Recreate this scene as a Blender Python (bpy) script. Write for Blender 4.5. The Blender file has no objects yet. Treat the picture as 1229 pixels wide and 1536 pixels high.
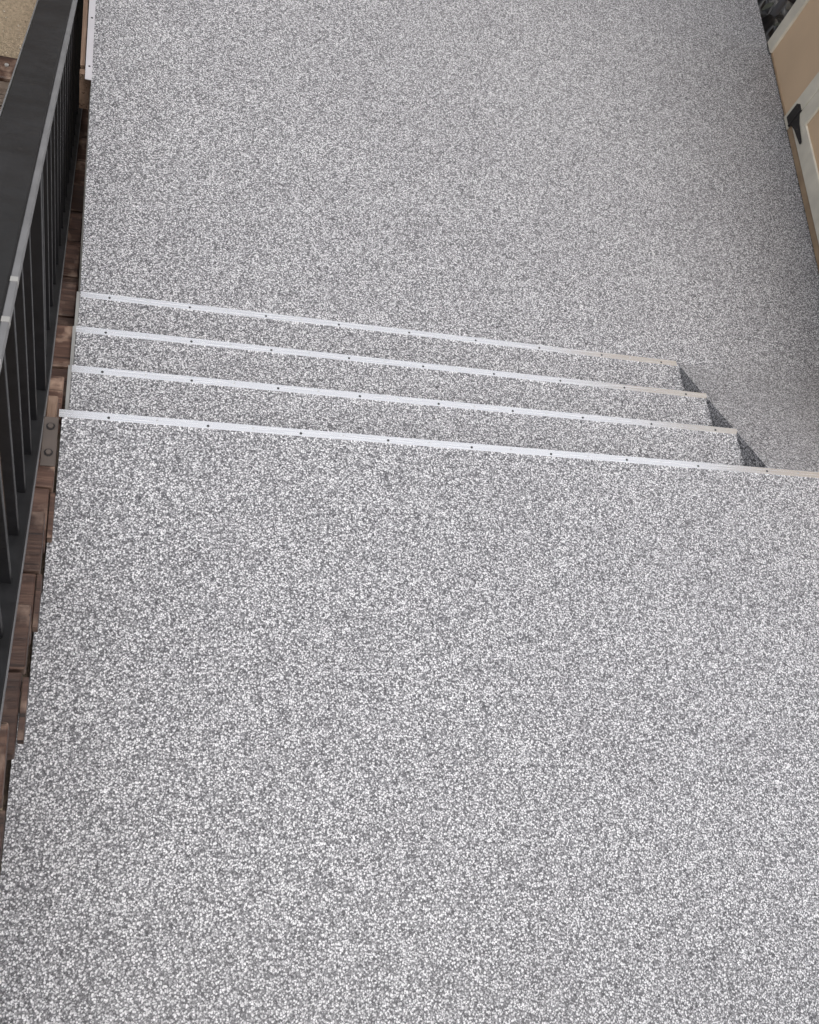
import bpy, bmesh, math, random
from mathutils import Vector, Matrix, noise
random.seed(7)
sc = bpy.context.scene
COL = sc.collection
R = math.radians

# ------------------------------------------------------------------ camera
cam_d = bpy.data.cameras.new('camera')
cam = bpy.data.objects.new('camera', cam_d); COL.objects.link(cam)
cam_d.sensor_fit = 'VERTICAL'; cam_d.sensor_height = 36.0; cam_d.sensor_width = 36.0
cam_d.lens = 36.0 * 1497.157 / 1536.0
cam_d.clip_start = 0.05; cam_d.clip_end = 600
right = Vector((0.9521631, -0.09072212, 0.29181317))
up = Vector((-0.05704463, 0.8853647, 0.46138407))
fwd = Vector((0.30021882, 0.45595926, -0.83783639))
m = Matrix(((right.x, up.x, -fwd.x, 0), (right.y, up.y, -fwd.y, 0), (right.z, up.z, -fwd.z, 3.2), (0, 0, 0, 1)))
cam.matrix_world = m
sc.camera = cam

# ------------------------------------------------------------------ sky, sun, exposure
SUN_EL, SUN_AZ = R(66), R(164)
w = bpy.data.worlds.new('World'); sc.world = w; w.use_nodes = True
nt = w.node_tree; nt.nodes.clear()
out = nt.nodes.new('ShaderNodeOutputWorld'); bg = nt.nodes.new('ShaderNodeBackground')
sky = nt.nodes.new('ShaderNodeTexSky'); sky.sky_type = 'NISHITA'; sky.sun_disc = False
sky.sun_elevation = SUN_EL; sky.sun_rotation = SUN_AZ
sky.air_density = 1.0; sky.dust_density = 6.0; sky.ozone_density = 1.0
hsv = nt.nodes.new('ShaderNodeHueSaturation'); hsv.inputs['Saturation'].default_value = 0.30
nt.links.new(sky.outputs[0], hsv.inputs['Color']); nt.links.new(hsv.outputs[0], bg.inputs[0])
bg.inputs[1].default_value = 0.15
nt.links.new(bg.outputs[0], out.inputs[0])
sd = bpy.data.lights.new('sun', 'SUN'); sd.energy = 0.74; sd.angle = R(45); sd.color = (1.0, 0.97, 0.93)
so = bpy.data.objects.new('sun', sd); COL.objects.link(so)
sdir = Vector((math.sin(SUN_AZ) * math.cos(SUN_EL), math.cos(SUN_AZ) * math.cos(SUN_EL), math.sin(SUN_EL)))
so.rotation_euler = sdir.to_track_quat('Z', 'Y').to_euler(); so.location = (0, 0, 20)
sc.view_settings.view_transform = 'Standard'; sc.view_settings.look = 'None'
sc.view_settings.gamma = 1.0; sc.view_settings.use_curve_mapping = False
sc.view_settings.exposure = 0.55

# ------------------------------------------------------------------ material helpers
class Mat:
    def __init__(s, name):
        s.m = bpy.data.materials.new(name); s.m.use_nodes = True
        s.t = s.m.node_tree; s.b = s.t.nodes['Principled BSDF']
        s.pos = s.n('ShaderNodeNewGeometry').outputs['Position']
    def n(s, kind, **kw):
        x = s.t.nodes.new(kind)
        for k, v in kw.items(): setattr(x, k, v)
        return x
    def l(s, a, b): s.t.links.new(a, b)
    def mapping(s, scale, src=None, rot=(0, 0, 0)):
        mp = s.n('ShaderNodeMapping'); mp.inputs['Scale'].default_value = scale; mp.inputs['Rotation'].default_value = rot
        s.l(src or s.pos, mp.inputs['Vector']); return mp.outputs[0]
    def noise(s, scale, detail=3, vec=None, rough=0.55):
        x = s.n('ShaderNodeTexNoise'); x.inputs['Scale'].default_value = scale
        x.inputs['Detail'].default_value = detail; x.inputs['Roughness'].default_value = rough
        s.l(vec or s.pos, x.inputs['Vector']); return x.outputs['Fac']
    def ramp(s, fac, stops, interp='LINEAR'):
        r = s.n('ShaderNodeValToRGB'); r.color_ramp.interpolation = interp
        e = r.color_ramp.elements
        while len(e) > 1: e.remove(e[-1])
        for i, (p, c) in enumerate(stops):
            el = e[0] if i == 0 else e.new(p)
            el.position = p
            el.color = (c, c, c, 1) if not isinstance(c, tuple) else (*c, 1)
        s.l(fac, r.inputs[0]); return r.outputs[0]
    def mix(s, a, b, fac, mode='MIX'):
        x = s.n('ShaderNodeMix', data_type='RGBA', blend_type=mode)
        for sock, v in ((x.inputs[0], fac), (x.inputs[6], a), (x.inputs[7], b)):
            if isinstance(v, (int, float)): sock.default_value = v
            elif isinstance(v, tuple): sock.default_value = (*v, 1)
            else: s.l(v, sock)
        return x.outputs[2]
    def color(s, c):
        if isinstance(c, tuple): s.b.inputs['Base Color'].default_value = (*c, 1)
        else: s.l(c, s.b.inputs['Base Color'])
    def rough(s, v):
        if isinstance(v, (int, float)): s.b.inputs['Roughness'].default_value = v
        else: s.l(v, s.b.inputs['Roughness'])
    def bump(s, h, strength, dist):
        b = s.n('ShaderNodeBump'); b.inputs['Strength'].default_value = strength; b.inputs['Distance'].default_value = dist
        s.l(h, b.inputs['Height']); s.l(b.outputs[0], s.b.inputs['Normal'])

def flake_floor():
    """vinyl flake coating: cm-sized chips of white, light grey, mid grey and blue-black"""
    s = Mat('flake_floor')
    warp = s.n('ShaderNodeTexNoise'); warp.inputs['Scale'].default_value = 110; warp.inputs['Detail'].default_value = 1
    s.l(s.pos, warp.inputs['Vector'])
    vm = s.n('ShaderNodeVectorMath', operation='MULTIPLY_ADD')
    s.l(warp.outputs['Color'], vm.inputs[0]); vm.inputs[1].default_value = (0.009, 0.009, 0.009); s.l(s.pos, vm.inputs[2])
    def vor(scale, rnd=1.0):
        v = s.n('ShaderNodeTexVoronoi'); v.inputs['Scale'].default_value = scale
        v.inputs['Randomness'].default_value = rnd
        s.l(vm.outputs[0], v.inputs['Vector']); return v
    # rounded pale chips bedded in darker ones: bright cell centres, dark joints, random tone per chip
    v1 = vor(156); sep1 = s.n('ShaderNodeSeparateColor'); s.l(v1.outputs['Color'], sep1.inputs[0])
    tone = s.ramp(sep1.outputs[0], [(0, (.13, .13, .138)), (.10, (.28, .28, .29)), (.27, (.46, .46, .47)), (.52, (.67, .67, .68)), (.76, (.84, .84, .848))], 'CONSTANT')
    gap = s.ramp(v1.outputs['Distance'], [(.36, (1.0, 1.0, 1.0)), (.60, (.13, .13, .14))])
    c = s.mix(tone, gap, 1.0, 'MULTIPLY')
    v2 = vor(190); sep2 = s.n('ShaderNodeSeparateColor'); s.l(v2.outputs['Color'], sep2.inputs[0])
    fine = s.ramp(sep2.outputs[0], [(0, (.09, .09, .10)), (.35, (.20, .20, .215)), (.62, (.36, .36, .375)), (.84, (.60, .60, .62))], 'CONSTANT')
    c = s.mix(c, fine, .26)
    dr = s.ramp(s.noise(1.6, 5, rough=.6), [(.32, (.93, .925, .93)), (.66, (1.0, 1.0, 1.0))])
    c = s.mix(c, dr, 1.0, 'MULTIPLY')
    c = s.mix(c, (.945, .95, .955), 1.0, 'MULTIPLY')
    s.color(c)
    s.rough(s.ramp(sep1.outputs[2], [(0, .34), (1, .6)]))
    s.b.inputs['Specular IOR Level'].default_value = 0.45
    s.bump(v1.outputs['Distance'], -0.5, 0.002)
    return s.m

def timber(name, dark, mid, light, worn, axis='X'):
    s = Mat(name)
    oi = s.n('ShaderNodeObjectInfo')
    off = s.n('ShaderNodeVectorMath', operation='MULTIPLY_ADD')
    comb = s.n('ShaderNodeCombineXYZ')
    for i in range(3): s.l(oi.outputs['Random'], comb.inputs[i])
    s.l(comb.outputs[0], off.inputs[0]); off.inputs[1].default_value = (7, 13, 5); s.l(s.pos, off.inputs[2])
    sc_ = {'X': (5, 70, 70), 'Y': (70, 5, 70), 'Z': (70, 70, 5)}[axis]
    g = s.noise(1.0, 6, s.mapping(sc_, off.outputs[0]), .65)
    c = s.ramp(g, [(.25, dark), (.5, mid), (.72, light)])
    blot = s.ramp(s.noise(9, 4, off.outputs[0]), [(.52, 0.0), (.68, 1.0)])
    c = s.mix(c, worn, blot)
    c = s.mix(c, s.ramp(oi.outputs['Random'], [(0, (.50, .46, .45)), (1, (1.25, 1.2, 1.15))]), 1.0, 'MULTIPLY')
    crack = s.ramp(s.noise(1.0, 2, s.mapping({'X': (2.2, 60, 60), 'Y': (60, 2.2, 60), 'Z': (60, 60, 2.2)}[axis], off.outputs[0])), [(.33, (.25, .22, .2)), (.38, (1, 1, 1))])
    c = s.mix(c, crack, 1.0, 'MULTIPLY')
    s.color(c); s.rough(s.ramp(g, [(.3, .45), (.7, .75)]))
    s.bump(g, 0.6, 0.004)
    return s.m

def paint(name, col, rough=.5, dirt=.15, bump=.1, metallic=0.0, scale=6, spec=.5):
    s = Mat(name)
    a = s.noise(scale, 5)
    c = s.mix(tuple(x * (1 - dirt) for x in col), tuple(min(1, x * (1 + dirt)) for x in col), s.ramp(a, [(.35, 0.0), (.65, 1.0)]))
    s.color(c); s.b.inputs['Metallic'].default_value = metallic
    s.rough(s.ramp(s.noise(scale * 4, 4), [(.3, max(.05, rough - .08)), (.7, min(1, rough + .08))]))
    s.b.inputs['Specular IOR Level'].default_value = spec
    if bump: s.bump(s.noise(180, 2), bump, 0.001)
    return s.m

def brushed(name, col, rough):
    s = Mat(name)
    st = s.noise(1.0, 3, s.mapping((4, 900, 900)))
    s.color(s.mix(tuple(x * .97 for x in col), col, st))
    s.b.inputs['Metallic'].default_value = 0.80
    s.rough(s.ramp(st, [(.3, rough - .05), (.7, rough + .07)]))
    s.bump(st, .05, .0004)
    return s.m

def soil():
    s = Mat('soil')
    a = s.noise(1.4, 6); b = s.noise(38, 5, rough=.7)
    c = s.ramp(a, [(.3, (.21, .16, .11)), (.5, (.32, .255, .18)), (.7, (.26, .215, .145))])
    c = s.mix(c, s.ramp(b, [(.3, (.6, .58, .55)), (.55, (1.0, 1.0, 1.0)), (.75, (1.35, 1.3, 1.25))]), 1.0, 'MULTIPLY')
    s.color(c); s.rough(.95); s.bump(b, .8, .02)
    return s.m

def render_wall():
    s = Mat('render_wall')
    s.color(s.ramp(s.noise(3, 6), [(.3, (.50, .47, .42)), (.7, (.60, .57, .51))])); s.rough(.9)
    s.bump(s.noise(120, 3), .4, .004); return s.m

def concrete():
    s = Mat('concrete')
    s.color(s.ramp(s.noise(5, 7, rough=.65), [(.3, (.16, .155, .145)), (.7, (.27, .26, .245))])); s.rough(.9)
    s.bump(s.noise(60, 4), .5, .004); return s.m

def plastic_sheet():
    s = Mat('black_plastic')
    s.color(s.ramp(s.noise(12, 4), [(.4, (.006, .006, .007)), (.75, (.022, .022, .02))])); s.rough(.32); return s.m

M = dict(
    floor=flake_floor(),
    timber=timber('old_timber', (.026, .013, .009), (.066, .034, .024), (.135, .082, .060), (.25, .18, .14)),
    fascia=timber('fascia_timber', (.10, .065, .045), (.19, .13, .095), (.27, .2, .155), (.25, .18, .14), 'Y'),
    occluder_fence=timber('fence_timber', (.05, .04, .03), (.09, .07, .052), (.14, .11, .085), (.12, .1, .08), 'Z'),
    grey_timber=timber('grey_timber', (.10, .08, .06), (.2, .16, .125), (.3, .25, .2), (.3, .26, .21), 'X'),
    strip=brushed('nosing_aluminium', (.955, .955, .96), .22),
    white_strip=paint('white_edging', (.44, .43, .455), .4, .05, .03),
    screw_dark=paint('dark_screw', (.02, .02, .022), .5, .1, 0),
    screw_light=paint('silver_screw', (.55, .55, .55), .35, .1, 0, .8),
    rail=paint('black_rail_paint', (.0125, .0125, .0135), .48, .30, .12, 0, 5, .5),
    bar=paint('black_bar_paint', (.005, .005, .006), .45, .2, .08, 0, 9, .4),
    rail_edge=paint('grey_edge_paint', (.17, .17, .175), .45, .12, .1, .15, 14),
    joint=paint('bare_joint', (.34, .335, .32), .5, .1, 0, .2),
    plate=paint('steel_plate', (.075, .06, .052), .6, .25, .3),
    side_trim=paint('grey_side_trim', (.21, .21, .205), .5, .1, .1),
    panel=paint('beige_panel', (.64, .475, .32), .75, .05, .15, 0, 2.5, .25),
    sill=paint('beige_sill', (.36, .26, .17), .8, .15, .2, 0, 8, .25),
    trim=paint('cream_trim', (.66, .62, .525), .65, .09, .25, 0, 7, .3),
    hinge=paint('black_hinge', (.012, .010, .010), .45, .2, .3),
    soil=soil(), concrete=concrete(), plastic=plastic_sheet(),
    roof=paint('roof_felt', (.06, .06, .06), .9, .3, .6),
    gap=paint('door_edge', (.16, .14, .11), .8, .1, 0),
    pipe=paint('grey_pipe', (.16, .16, .17), .5, .1, 0),
    foliage=paint('foliage', (.045, .085, .03), .55, .35, 0, 0, 12),
    glass=paint('window_glass', (.03, .035, .04), .08, 0, 0),
    wall=render_wall(),
    pebble=paint('pebble', (.42, .37, .30), .8, .3, 0),
    leaf=paint('dry_leaf', (.09, .10, .08), .7, .3, 0),
)

# ------------------------------------------------------------------ mesh helpers
def link(name, bm, mat, parent=None, bevel=0.0, smooth=False):
    """world-space bmesh -> one object; under a parent its origin becomes the parent's"""
    if bevel:
        bmesh.ops.bevel(bm, geom=bm.edges[:], offset=bevel, segments=1, profile=.5, affect='EDGES', clamp_overlap=True)
    bmesh.ops.recalc_face_normals(bm, faces=bm.faces)
    me = bpy.data.meshes.new(name)
    o = bpy.data.objects.new(name, me); COL.objects.link(o)
    if parent:
        o.parent = parent
        wp = world_of(parent); bmesh.ops.translate(bm, verts=bm.verts, vec=-wp)
    bm.to_mesh(me); bm.free()
    if smooth:
        for f in me.polygons: f.use_smooth = True
    me.materials.append(mat)
    return o
def world_of(o):
    v = Vector((0, 0, 0))
    while o: v += o.location; o = o.parent
    return v
def tag(o, label=None, cat=None, group=None, kind=None):
    if label: o['label'] = label
    if cat: o['category'] = cat
    if group: o['group'] = group
    if kind: o['kind'] = kind
    return o
def thing(name, loc, label, cat, group=None):
    o = bpy.data.objects.new(name, None); o.empty_display_size = .1; COL.objects.link(o); o.location = loc
    return tag(o, label, cat, group)
def box(bm, x0, x1, y0, y1, z0, z1):
    v = [bm.verts.new((x, y, z)) for z in (z0, z1) for y in (y0, y1) for x in (x0, x1)]
    for q in ((0, 2, 3, 1), (4, 5, 7, 6), (0, 1, 5, 4), (2, 6, 7, 3), (0, 4, 6, 2), (1, 3, 7, 5)):
        bm.faces.new([v[i] for i in q])
def bx(*a):
    bm = bmesh.new(); box(bm, *a); return bm
def prism(pts, vec):
    """polygon pts extruded by vec"""
    bm = bmesh.new(); vec = Vector(vec)
    a = [bm.verts.new(p) for p in pts]; b = [bm.verts.new(Vector(p) + vec) for p in pts]
    bm.faces.new(a); bm.faces.new(b[::-1])
    for i in range(len(a)):
        j = (i + 1) % len(a); bm.faces.new((a[i], b[i], b[j], a[j]))
    return bm
def disc(c, r, h, n=10, axis=Vector((0, 0, 1))):
    axis = Vector(axis).normalized(); q = axis.to_track_quat('Z', 'Y')
    pts = [Vector(c) + q @ Vector((r * math.cos(2 * math.pi * i / n), r * math.sin(2 * math.pi * i / n), 0)) for i in range(n)]
    return prism(pts, axis * h)

# ------------------------------------------------------------------ key dimensions (landing surface is z = 0)
Y4, GO, RI = 2.064, 0.2972, 0.14235          # landing edge, going, riser
ZL = -3 * RI                                  # lower floor
XL, XR = -0.115, 2.878                        # left end of steps, left edge of ramp
ZG = -1.95                                    # garden ground
WC = Vector((4.305, 5.84, 0)); WD = Vector((-0.13, -0.9915, 0)).normalized()   # wall corner, direction towards the camera
WN = Vector((WD.y, -WD.x, 0))                 # faces the walkway (-X side)
def wall_x(y): return WC.x + WD.x / WD.y * (y - WC.y)
def left_x(y): return -0.115 - 0.018 * (y - 2.96)

# ------------------------------------------------------------------ setting
g = bmesh.new()
v = [g.verts.new(p) for p in ((-150, -150, ZG), (150, -150, ZG), (150, 150, ZG), (-150, 150, ZG))]; g.faces.new(v)
tag(link('ground', g, M['soil']), kind='structure')

YB = -1.3
bm = prism([(-0.214, YB, 0), (wall_x(YB), YB, 0), (wall_x(Y4 - .02), Y4 - .02, 0), (-0.131, Y4 - .02, 0), (-0.131, 1.70, 0), (-0.146, 1.69, 0), (-0.147, 1.36, 0), (-0.163, 1.345, 0), (-0.164, .97, 0), (-0.194, .955, 0), (-0.198, .3, 0)], (0, 0, -.09))
tag(link('landing_floor', bm, M['floor']), kind='structure')
# lower floor starts at the last tread
ys = Y4 + 2 * GO
yend = 7.85
pts = [(XL, ys, ZL), (XR, ys, ZL), (XR, Y4 + 3 * GO, ZL), (wall_x(Y4 + 3 * GO) + .033, Y4 + 3 * GO, ZL), (wall_x(5.84) + .033, 5.84, ZL), (wall_x(5.84), 5.84, ZL), (wall_x(yend), yend, ZL), (left_x(yend), yend, ZL), (left_x(2.96), 2.96, ZL)]
tag(link('lower_floor', prism(pts, (0, 0, -.07)), M['floor']), kind='structure')
# ramp beside the steps
ye = Y4 + 3 * GO
xs0, xs1 = wall_x(Y4), wall_x(ye)
bm = bmesh.new()
def ramp_z(y):
    m_ = -ZL / (ye - Y4 - .012); L_ = .22
    if y <= ye - L_: return -.004 - (y - Y4 - .012) * m_
    t_ = (ye + L_ - y)
    return ZL + .0006 + m_ * t_ * t_ / (4 * L_)
prof = [Y4 - .018, Y4 + .012] + [ye - .22 + .44 * i / 10 for i in range(11)]
zz_ = [-.002, -.004] + [ramp_z(y) for y in prof[2:]]
lo_ = ZL - .04
def ramp_line(y): return max(ZL + .0006, -.004 - (y - Y4 - .012) * (-ZL / (ye - Y4 - .012)))
prof = [Y4 - .018, Y4 + .012] + [ye - .22 + .44 * i / 10 for i in range(11)]
cols = []
for fx in (0, .04, .10, .18, .28, 1.0):
    col_ = []
    for q, y in enumerate(prof):
        x0_, x1_ = XR, wall_x(y) + .03 * (y > 2.2)
        t_ = min(1, fx / .28); t_ = t_ * t_ * (3 - 2 * t_)
        z = zz_[q] if q < 2 else ramp_line(y) * (1 - t_) + ramp_z(y) * t_
        col_.append(bm.verts.new((x0_ + (x1_ - x0_) * fx, y, z)))
    col_.append(bm.verts.new((col_[-1].co.x, prof[-1], lo_))); col_.append(bm.verts.new((col_[0].co.x, prof[0], lo_)))
    cols.append(col_)
for a_, b_ in zip(cols, cols[1:]):
    for i in range(len(a_)):
        j = (i + 1) % len(a_); bm.faces.new((a_[i], b_[i], b_[j], a_[j]))
bm.faces.new(cols[0]); bm.faces.new(cols[-1][::-1])
tag(link('ramp', bm, M['floor']), kind='structure')
# mass under the floors
bm = bx(-0.125, 4.9, YB - .1, Y4 - .03, ZG - .2, -.092)
tag(link('retaining_wall', bm, M['concrete']), kind='structure')
bm = prism([(XL + .004, Y4 - .03, ZL - .072), (wall_x(Y4) - .01, Y4 - .03, ZL - .072), (wall_x(yend) - .01, yend - .05, ZL - .072), (left_x(yend) + .006, yend - .05, ZL - .072)], (0, 0, ZG - ZL - .1))
tag(link('floor_base', bm, M['concrete']), kind='structure')

# ------------------------------------------------------------------ steps with metal nosing
st = thing('staircase', (1.38, Y4, ZL), 'short flight of speckled grey steps with pale metal strips down to the lower walkway', 'steps')
for k in (1, 2):
    y0, y1 = Y4 + (k - 1) * GO - .03, Y4 + k * GO
    bm = bx(XL, XR - .0015, y0, y1, ZL - .05, -k * RI)
    link('step', bm, M['floor'], st, bevel=.002)
link('riser', bx(XL, XR - .0015, Y4 - .019, Y4 - .003, ZL - .06, -.004), M['floor'], st)
screw_x0, PITCH = 0.0, 0.3455
scr_me = {}
def screw_obj(parent, x, y, z, light, r=.0058):
    key = ('l' if light else 'd', r)
    if key not in scr_me:
        o = link('screw', disc((0, 0, 0), r, .0022), M['screw_light' if light else 'screw_dark'])
        scr_me[key] = o.data
        COL.objects.unlink(o); bpy.data.objects.remove(o)
    o = bpy.data.objects.new('screw', scr_me[key]); COL.objects.link(o)
    o.parent = parent; o.location = Vector((x, y, z)) - world_of(parent)
    return o
for k in range(4):
    z = -k * RI; yf = Y4 + .010 + k * (GO + .0015)
    x0 = [-.142, XL - .004, XL - .002, XL + .002][k]; x1 = [wall_x(Y4) - .01, XR + .004, XR + .004, XR - .012][k]
    w_ = .0315
    prof = [(x0, yf, z + .0032), (x0, yf - w_, z + .0032), (x0, yf - w_, z + .0005), (x0, yf - .004, z + .0005), (x0, yf - .004, z - .020), (x0, yf, z - .022)]
    if k == 3: prof = [(x0, yf, z + .0032), (x0, yf - w_, z + .0032), (x0, yf - w_, z - .003), (x0, yf, z - .003)]
    s_ = link('nosing_strip', prism(prof, (x1 - x0, 0, 0)), M['strip'], st)
    first = [.030, -.006, .001, .006][k]
    step_ = [.3535, .346, .3455, .3455][k]
    i = 0
    while True:
        x = first + i * step_
        if x > x1 - .03: break
        screw_obj(s_, x + random.uniform(-.004, .004), yf - .019 + random.uniform(-.0015, .0015), z + .0022, False, .0052)
        xm = x + step_ * .48
        if xm < x1 - .05: screw_obj(s_, xm, yf - .014, z + .0018, True, .004)
        i += 1
# grey side trim running down the left ends of the treads
for k in (1, 2, 3):
    y0, y1 = Y4 + (k - 1) * GO + .012, Y4 + k * GO + .008
    z = -k * RI
    link('side_trim', bx(XL - .014, XL - .001, y0, y1, z - .06, z + .006), M['side_trim'], st)

# ------------------------------------------------------------------ edging along the lower floor (far left)
ed = thing('edging_strip', (left_x(5), 5, ZL), 'pale flat edging strip screwed along the far left edge of the lower walkway', 'edging')
def ex(y): return left_x(y) + .002
bm = prism([(ex(4.30), 4.30, ZL + .003), (ex(4.30) - .032, 4.30, ZL + .003), (ex(7.84) - .032, 7.84, ZL + .003), (ex(7.84), 7.84, ZL + .003)], (0, 0, .003))
es = link('strip_plate', bm, M['white_strip'], ed)
for y in (4.395, 4.76, 5.12, 5.48, 5.84): screw_obj(es, ex(y) - .014, y, ZL + .0055, False, .0055)
fb = prism([(ex(4.42) - .037, 4.42, ZL - .015), (ex(4.42) - .058, 4.42, ZL - .015), (ex(7.84) - .075, 7.84, ZL - .015), (ex(7.84) - .037, 7.84, ZL - .015)], (0, 0, -.16))
fe = bx(ex(4.36) - .058, ex(4.36) - .004, 4.345, 4.38, ZL - .22, ZL - .006)
_n = len(fb.verts); _m = bpy.data.meshes.new('tmp'); fe.to_mesh(_m); fe.free(); fb.from_mesh(_m)
tag(link('fascia_board', fb, M['fascia']), 'narrow brown board fixed beside the pale edging at the far left of the walkway', 'board')

# ------------------------------------------------------------------ timber stair on the left, under the railing
TM = 0.4975; TP, TR = .39, .19
def zs(y): return -TM * (y - 2.15)               # line of the bottom rail's top face
ts = thing('timber_steps', (-.25, 2.15, ZG), 'worn brown timber steps running down beneath the black railing', 'timber steps')
def plank(x0, x1, y0, y1, z0, z1, mat=None, bev=.004):
    bm = bx(x0, x1, y0, y1, z0, z1)
    bmesh.ops.subdivide_edges(bm, edges=[e for e in bm.edges if abs(e.verts[0].co.x - e.verts[1].co.x) > .1], cuts=3)
    for vv in bm.verts:
        n_ = noise.noise_vector(vv.co * 9)
        vv.co += Vector((n_.x * .004, n_.y * .003, n_.z * .003))
    return link('plank', bm, mat or M['timber'], ts, bevel=bev)
for k in range(-6, 12):
    yn = 1.52 + TP * k; zt = .295 - TR * k
    if k >= 2: yn = 2.30 + TP * (k - 2)
    zt = zs(yn) - .042
    xr = {1: -.133, 0: -.142, -1: -.146, -2: -.164, -3: -.169}.get(k, -.1365) if k < 3 else left_x(yn - .2) - .012
    jit = random.uniform(-.006, .003)
    xi = -.39
    # front board (nosing) and back board, back one sits a touch lower and sticks out
    mid = yn - TP * (.52 + random.uniform(-.04, .04))
    plank(xi, xr - .004 + jit, mid + .004, yn, zt - .055, zt + random.uniform(-.004, .004))
    plank(xi, xr - (.017 if -3 <= k < 2 else random.uniform(0, .004)), yn - TP - .03, mid - .003, zt - .055, zt + random.uniform(-.006, .002))
    if k >= -2 and k < 2:
        # short packing piece beside the back board, set lower
        plank(xr - .0135, xr + .002, yn - TP + .012, yn - TP * .53, zt - .055, zt - .016, bev=.0012)
    xb_ = -.2145 if zt > 0 else xr - .012
    link('riser_block', bx(xi + .02, xb_, yn - TP, yn - .02, max(ZG + .01, zt - .60), zt - .057), M['timber'], ts)

link('dark_gap_fill', bx(-.2135, -.1265, YB + .02, 2.03, -.30, -.095), M['occluder_fence'], ts)  # added dark block, gives the gap beside the landing its shade
# ------------------------------------------------------------------ black metal railing
rl = thing('railing', (-.22, 2.15, 0), 'black metal railing with flat-topped handrail sloping down beside the timber steps', 'railing')
def zh(y): return 1.792 - .4334 * (y - 1.066)     # line of the handrail's top face
def xb(y): return -.223 - .0135 * max(0, y - 2.3)
YN, YF = -1.05, 7.2
def sweep(ys_, fx0, fx1, fz0, fz1, name, mat, bevel=0.0, parent=None):
    bm = bmesh.new(); rings = []
    for y in ys_:
        rings.append([bm.verts.new(p) for p in ((fx0(y), y, fz0(y)), (fx1(y), y, fz0(y)), (fx1(y), y, fz1(y)), (fx0(y), y, fz1(y)))])
    for a_, b_ in zip(rings, rings[1:]):
        for i in range(4):
            j = (i + 1) % 4; bm.faces.new((a_[i], a_[j], b_[j], b_[i]))
    bm.faces.new(rings[0]); bm.faces.new(rings[-1][::-1])
    return link(name, bm, mat, parent or rl, bevel=bevel)
yy = [YN, 2.3, 4.0, YF]
hx = lambda y: -.0135 * max(0, y - 3.2)
hy = [YN, 3.2, YF]
sweep(hy, lambda y: -.262 + hx(y), lambda y: -.1642 + hx(y), lambda y: zh(y) - .040, lambda y: zh(y) + .001, 'handrail', M['rail'], .004)
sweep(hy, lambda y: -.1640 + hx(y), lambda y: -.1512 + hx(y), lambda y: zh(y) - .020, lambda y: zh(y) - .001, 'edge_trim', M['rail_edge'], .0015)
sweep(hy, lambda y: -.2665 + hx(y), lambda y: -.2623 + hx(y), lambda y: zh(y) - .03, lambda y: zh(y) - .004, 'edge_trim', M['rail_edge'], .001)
for y in (1.218, 1.085, .960):
    sweep([y - .008, y + .008], lambda q: -.1638, lambda q: -.1509, lambda q: zh(q) - .018, lambda q: zh(q) + .0004, 'joint_plate', M['joint'])
sweep(yy, lambda y: xb(y) - .035, lambda y: xb(y) + .035, lambda y: zs(y) - .035, lambda y: zs(y), 'bottom_rail', M['rail'], .003)
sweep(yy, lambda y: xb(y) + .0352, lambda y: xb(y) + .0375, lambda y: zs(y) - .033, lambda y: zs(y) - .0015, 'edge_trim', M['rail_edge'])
def upright(name, ynear, xr_, wd, dp):
    """square bar standing on the sloping bottom rail; ynear = face towards the camera"""
    y0, y1 = ynear, ynear + dp
    bm = bmesh.new()
    x0, x1 = xr_ - wd, xr_
    lo = [(x0, y0, zs(y0) + .0005), (x1, y0, zs(y0) + .0005), (x1, y1, zs(y1) + .0005), (x0, y1, zs(y1) + .0005)]
    hi = [(p[0], p[1], zh(p[1]) - .041) for p in lo]
    a_ = [bm.verts.new(p) for p in lo]; b_ = [bm.verts.new(p) for p in hi]
    bm.faces.new(a_[::-1]); bm.faces.new(b_)
    for i in range(4):
        j = (i + 1) % 4; bm.faces.new((a_[i], a_[j], b_[j], b_[i]))
    return link(name, bm, M['bar'], rl, bevel=.0015)
for i in range(-17, 27):
    y = 2.385 + .1975 * i if i >= 0 else 2.157 + .1957 * i
    if -1.0 < y < YF - .05:
        upright('baluster', y, xb(y) + .0145, .029, .026)
upright('post', 2.150, -.194, .041, .040)
upright('post', -.95, -.194, .041, .040)
# lighter packing block under the post
bb = link('packing_block', bx(-.186, -.150, 2.00, 2.14, -.08, -.01), M['fascia'], rl, bevel=.004)
# foot plate with two bolts beside the post
fp = link('foot_plate', bx(-.186, -.138, 1.79, 1.985, .0795, .0875), M['plate'], rl, bevel=.0015)
for y in (1.84, 1.945):
    link('bolt', disc((-.162, y, .0877), .010, .007, 6), M['plate'], fp)
    link('washer', disc((-.162, y, .0876), .015, .0018, 14), M['hinge'], fp)

# ------------------------------------------------------------------ shed on the right
FZ = ZL
sh = thing('shed', (WC.x, WC.y, FZ), 'beige panelled shed with cream battens and a hinged door at the right edge', 'shed')
def wp(u, z, n=0.0): return WC + WD * u + WN * n + Vector((0, 0, FZ + z))
def wbox(name, u0, u1, z0, z1, n0, n1, mat, parent=sh, bevel=.003):
    return link(name, prism([wp(u0, z0, n0), wp(u1, z0, n0), wp(u1, z1, n0), wp(u0, z1, n0)], WN * (n1 - n0)), mat, parent, bevel)
if WN.x > 0: WN = -WN
def rake(u): return 3.30 - .52 * u
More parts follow.
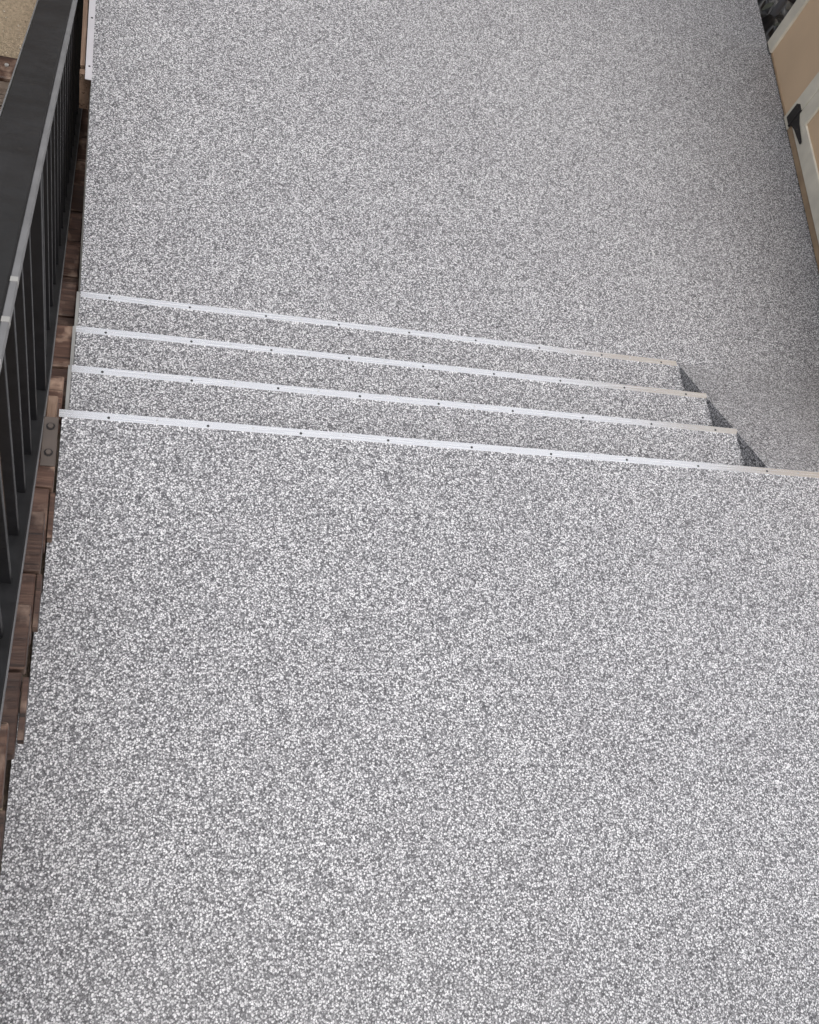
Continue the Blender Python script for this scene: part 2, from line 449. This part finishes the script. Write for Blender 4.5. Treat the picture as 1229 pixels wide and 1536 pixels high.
# walls: four panels so the joints are real
def wpoly(name, pts, n0, n1, mat, parent=sh, bevel=0):
    return link(name, prism([wp(u, z, n0) for u, z in pts], WN * (n1 - n0)), mat, parent, bevel)
wpoly('wall_panel', [(.02, .005), (.74, .005), (.74, rake(.74)), (.02, rake(.02))], -.03, -.012, M['panel'])
wpoly('wall_panel', [(2.50, .005), (4.6, .005), (4.6, rake(4.6)), (2.50, rake(2.50))], -.03, -.012, M['panel'])
wpoly('wall_panel', [(.742, 1.86), (2.498, 1.86), (2.498, rake(2.498)), (.742, rake(.742))], -.03, -.012, M['panel'])
wbox('corner_trim', -.045, .072, .012, rake(0) + .01, -.024, .006, M['trim'])
wbox('door_frame', .728, .849, .006, 1.84, -.024, .004, M['trim'])
wbox('door_frame', 2.452, 2.56, .006, 1.84, -.024, .004, M['trim'])
wbox('door_frame', .728, 2.56, 1.842, 1.94, -.024, .004, M['trim'])
wbox('sill', .851, 2.45, .004, .049, -.03, -.002, M['sill'])
wbox('base_board', .074, .726, .004, .022, -.0118, -.006, M['sill'])
dr = link('door', prism([wp(.853, .053, -.04), wp(2.449, .053, -.04), wp(2.449, 1.838, -.04), wp(.853, 1.838, -.04)], WN * .026), M['panel'], sh)
for (u0, u1, z0, z1, nm) in ((.853, .984, .055, 1.836, 'stile'), (2.32, 2.448, .055, 1.836, 'stile'), (.986, 2.318, .055, .172, 'door_rail'), (.986, 2.318, 1.72, 1.836, 'door_rail'), (.986, 2.318, .88, .99, 'door_rail')):
    wbox(nm, u0, u1, z0, z1, -.0138, .002, M['trim'], dr, .003)
# T hinge: plate on the frame, knuckle, tapering strap on the door
def hinge(zc, label=None):
    h_ = wpoly('hinge', [(.764, zc - .066), (.840, zc - .066), (.843, zc - .05), (.846, zc + .066), (.795, zc + .068), (.764, zc + .046)], .0042, .0085, M['hinge'])
    k_ = link('knuckle', disc(wp(.851, zc - .066, .008), .0085, .132, 10), M['hinge'], h_)
    sm = link('strap', prism([wp(u, z, .0062) for u, z in ((.853, zc - .048), (.853, zc + .048), (.93, zc + .026), (1.06, zc + .013), (1.085, zc + .010), (1.094, zc), (1.085, zc - .010), (1.06, zc - .013), (.93, zc - .026))], WN * .004), M['hinge'], h_)
    for u, z in ((.80, zc + .045), (.80, zc - .045), (.88, zc + .012), (.96, zc), (1.06, zc)):
        link('screw', disc(wp(u, z, .0102), .0045, .0016, 8, WN), M['plate'], h_)
hinge(.103); hinge(1.70)
link('latch', prism([wp(2.39, .92, .003), wp(2.54, .92, .003), wp(2.54, .96, .003), wp(2.39, .96, .003)], WN * .014), M['hinge'], sh, .002)
# rest of the shed body and roof
E_ = -WN
def sp(u, d, z): return WC + WD * u + E_ * d + Vector((0, 0, FZ + z))
def quad_prism(name, pts, vec, mat): return link(name, prism(pts, vec), mat, sh)
quad_prism('end_wall', [sp(.0, .035, .0), sp(.0, 2.6, .0), sp(.0, 2.6, rake(0)), sp(.0, .035, rake(0))], WD * .02, M['panel'])
quad_prism('end_wall', [sp(4.6, .035, .0), sp(4.6, 2.6, .0), sp(4.6, 2.6, rake(4.6)), sp(4.6, .035, rake(4.6))], -WD * .02, M['panel'])
quad_prism('back_wall', [sp(.03, 2.6, .0), sp(4.57, 2.6, .0), sp(4.57, 2.6, rake(4.57)), sp(.03, 2.6, rake(.03))], -E_ * .02, M['panel'])
quad_prism('roof', [sp(-.15, -.10, rake(-.15) + .015), sp(4.75, -.10, rake(4.75) + .015), sp(4.75, 2.75, rake(4.75) + .015), sp(-.15, 2.75, rake(-.15) + .015)], (0, 0, .05), M['roof'])

# ------------------------------------------------------------------ upper deck where the stair starts, behind the camera
dk = thing('deck', (1.0, -1.4, ZG), 'upper timber deck at the head of the timber steps', 'deck')
for i in range(12):
    y = -1.22 - .148 * i
    link('deck_board', bx(-1.4, 4.2, y - .142, y, 1.54, 1.568), M['grey_timber'], dk, bevel=.002)
link('fascia', bx(-1.4, 4.2, -1.218, -1.19, 1.38, 1.56), M['grey_timber'], dk)
for x in (-1.3, .6, 2.4, 4.1): link('leg', bx(x - .05, x + .05, -1.45, -1.35, ZG, 1.54), M['grey_timber'], dk)
# ------------------------------------------------------------------ unseen boarding added at the far end to darken the lower floor
fn = thing('occluder_fence', (2.5, 7.9, ZG), 'tall boarding added out of view at the far end to block the sky', 'occluder_fence')
for i in range(58):
    x = -3.2 + .152 * i
    link('occluder_board', bx(x, x + .147, 7.9, 7.922, ZG, 2.1 + random.uniform(-.008, .008)), M['occluder_fence'], fn)
for z in (-.9, .3, 1.6): link('occluder_rail', bx(-3.2, 5.6, 7.924, 7.97, z, z + .09), M['occluder_fence'], fn)

# ------------------------------------------------------------------ unseen buildings added to block sky and darken the floors
def occluder_house(name, x0, x1, y0, y1, zt, face, label):
    h_ = thing(name, ((x0 + x1) / 2, (y0 + y1) / 2, ZG), label, 'occluder_house', 'added sky blockers')
    link('wall', bx(x0, x1, y0, y1, ZG, zt), M['wall'], h_)
    if face == 'Y':
        ym = (y0 + y1) / 2
        link('roof', prism([(x0 - .3, y0 - .35, zt - .05), (x0 - .3, ym, zt + 1.2), (x0 - .3, y1 + .35, zt - .05)], (x1 - x0 + .6, 0, 0)), M['roof'], h_)
    else:
        xm = (x0 + x1) / 2
        link('roof', prism([(x0 - .35, y0 - .3, zt - .05), (xm, y0 - .3, zt + 1.2), (x1 + .35, y0 - .3, zt - .05)], (0, y1 - y0 + .6, 0)), M['roof'], h_)
    for c in (.25, .62):
        for zz in (-.9, 1.9):
            if face == 'Y':
                xc = x0 + (x1 - x0) * c
                f_ = link('window', bx(xc - .6, xc + .6, y0 - .03, y0 + .002, zz, zz + 1.15), M['trim'], h_)
                for q in (-.54, .04): link('pane', bx(xc + q, xc + q + .5, y0 - .034, y0 - .0305, zz + .07, zz + 1.08), M['glass'], f_)
            else:
                yc = y0 + (y1 - y0) * c
                f_ = link('window', bx(x1 - .002, x1 + .03, yc - .6, yc + .6, zz, zz + 1.15), M['trim'], h_)
                for q in (-.54, .04): link('pane', bx(x1 + .0305, x1 + .034, yc + q, yc + q + .5, zz + .07, zz + 1.08), M['glass'], f_)
occluder_house('occluder_house', -1.0, 9.0, 8.5, 13.5, 4.3, 'Y', 'unseen rendered building added beyond the far end to block the sky')
occluder_house('occluder_house', -18.0, -11.0, -3.0, 7.0, 3.6, 'X', 'unseen rendered building added across the garden to darken the left side')

# ------------------------------------------------------------------ black plastic heap beyond the shed corner
bm = bmesh.new()
N = 60
grid = []
for i in range(N):
    row = []
    for j in range(N):
        x = 4.34 + 1.15 * i / (N - 1); y = 5.88 + 1.5 * j / (N - 1)
        xl_ = wall_x(y) + .02
        x = xl_ + (x - 4.34)
        p = Vector((x, y, 0))
        e_ = min(1, min(i, N - 1 - i, j + 8, N - 1 - j) / 8)
        h_ = abs(noise.noise(p * 3.1)) * .16 + abs(noise.noise(p * 8 + Vector((3, 1, 0)))) * .09 + abs(noise.noise(p * 19)) * .035
        row.append(bm.verts.new((x + .03 * noise.noise(p * 7 + Vector((9, 0, 0))), y + .03 * noise.noise(p * 7), ZL - .22 + e_ * (h_ + .03))))
    grid.append(row)
for i in range(N - 1):
    for j in range(N - 1): bm.faces.new((grid[i][j], grid[i + 1][j], grid[i + 1][j + 1], grid[i][j + 1]))
tag(link('plastic_sheet', bm, M['plastic'], smooth=True), 'crumpled black plastic sheeting heaped beyond the shed corner', 'sheeting')
def leaf(pos, ln, wd, az, tilt, label):
    bm = bmesh.new(); n_ = 8; L_, R_ = [], []
    for i in range(n_ + 1):
        t_ = i / n_; w2 = wd * math.sin(math.pi * min(1, t_ * .96 + .03)) ** .8 * .5 + .001
        zc = .25 * ln * t_ * (1 - t_)
        L_.append(bm.verts.new((-w2, ln * t_, zc + .15 * w2))); R_.append(bm.verts.new((w2, ln * t_, zc + .15 * w2)))
        if i: bm.faces.new((L_[-2], R_[-2], R_[-1], L_[-1]))
    bmesh.ops.solidify(bm, geom=bm.faces[:], thickness=.0015)
    bmesh.ops.transform(bm, verts=bm.verts, matrix=Matrix.Translation(pos) @ Matrix.Rotation(az, 4, 'Z') @ Matrix.Rotation(tilt, 4, 'X'))
    tag(link('leaf', bm, M['leaf'], smooth=True), label, 'leaf', 'leaves on the black plastic')
leaf((4.42, 6.32, ZL - .03), .15, .035, R(-52), R(8), 'long grey-green leaf lying on the black plastic nearest the walkway')
leaf((4.50, 6.20, ZL - .05), .10, .03, R(-70), R(5), 'shorter dull leaf on the black plastic nearer the shed corner')
tag(link('pipe', disc((4.66, 6.50, ZG), .028, 2.9, 14), M['pipe'], smooth=False), 'grey pipe standing behind the shed corner', 'pipe')

# ------------------------------------------------------------------ sleepers on the garden ground (top left)
sl = thing('timber_edging', (-.75, 4.9, ZG), 'low brown timber sleepers laid across the soil left of the railing', 'sleeper edging')
s1 = link('sleeper', bx(-2.2, -.52, 5.85, 6.06, ZG - .02, ZG + .12), M['timber'], sl, bevel=.008)
link('bolt', disc((-.735, 5.965, ZG + .12), .014, .010, 8), M['joint'], s1)
for y in (5.15, 5.38, 5.61): link('plank', bx(-2.2, -.50, y, y + .222, ZG - .02, ZG + .10 + random.uniform(-.006, .006)), M['grey_timber'], sl, bevel=.006)
# pebbles scattered on the soil
bm = bmesh.new()
for i in range(260):
    x = random.uniform(-1.9, -.45); y = random.uniform(6.1, 7.8); r_ = random.uniform(.003, .010)
    q = bmesh.ops.create_icosphere(bm, subdivisions=1, radius=r_)
    bmesh.ops.transform(bm, verts=q['verts'], matrix=Matrix.Translation((x, y, ZG + r_ * .3)) @ Matrix.Rotation(random.random() * 6, 4, 'Z') @ Matrix.Diagonal((1.3, .8, .6, 1)))
tag(link('gravel', bm, M['pebble'], smooth=True), 'scattered pale pebbles on the brown soil', 'gravel', kind='stuff')

# ------------------------------------------------------------------ unseen evergreen bush added to darken the left of the lower floor
sb = thing('occluder_shrub', (-1.75, 3.7, ZG), 'dense evergreen bush added out of view to shade the lower floor', 'occluder_shrub')
bm = bmesh.new()
rnd = random.Random(3)
for i in range(9000):
    th = rnd.random() * 2 * math.pi; cz = rnd.uniform(-1, 1); rr = rnd.random() ** .45
    d = Vector((math.cos(th) * math.sqrt(1 - cz * cz), math.sin(th) * math.sqrt(1 - cz * cz), cz))
    lump = 1 + .22 * noise.noise(d * 2.6)
    p = Vector((-1.50, 3.6, .1)) + Vector((d.x * .82, d.y * 1.25, d.z * 2.7)) * rr * lump
    q = Matrix.Translation(p) @ Matrix.Rotation(rnd.random() * 6.3, 4, 'Z') @ Matrix.Rotation(rnd.uniform(-1, 1), 4, 'X') @ Matrix.Rotation(rnd.uniform(-1, 1), 4, 'Y')
    l_ = rnd.uniform(.035, .06)
    vs = [bm.verts.new(q @ Vector(c)) for c in ((0, -l_, 0), (l_ * .45, 0, .006), (0, l_, 0), (-l_ * .45, 0, .006))]
    bm.faces.new(vs)
me_ = bpy.data.meshes.new('foliage'); bm.verts.ensure_lookup_table()
bmesh.ops.translate(bm, verts=bm.verts, vec=-Vector(sb.location)); bm.to_mesh(me_); bm.free(); me_.materials.append(M['foliage'])
fo = bpy.data.objects.new('foliage', me_); COL.objects.link(fo); fo.parent = sb
link('stem', disc((-1.75, 3.7, ZG), .05, 1.6, 9), M['occluder_fence'], sb)
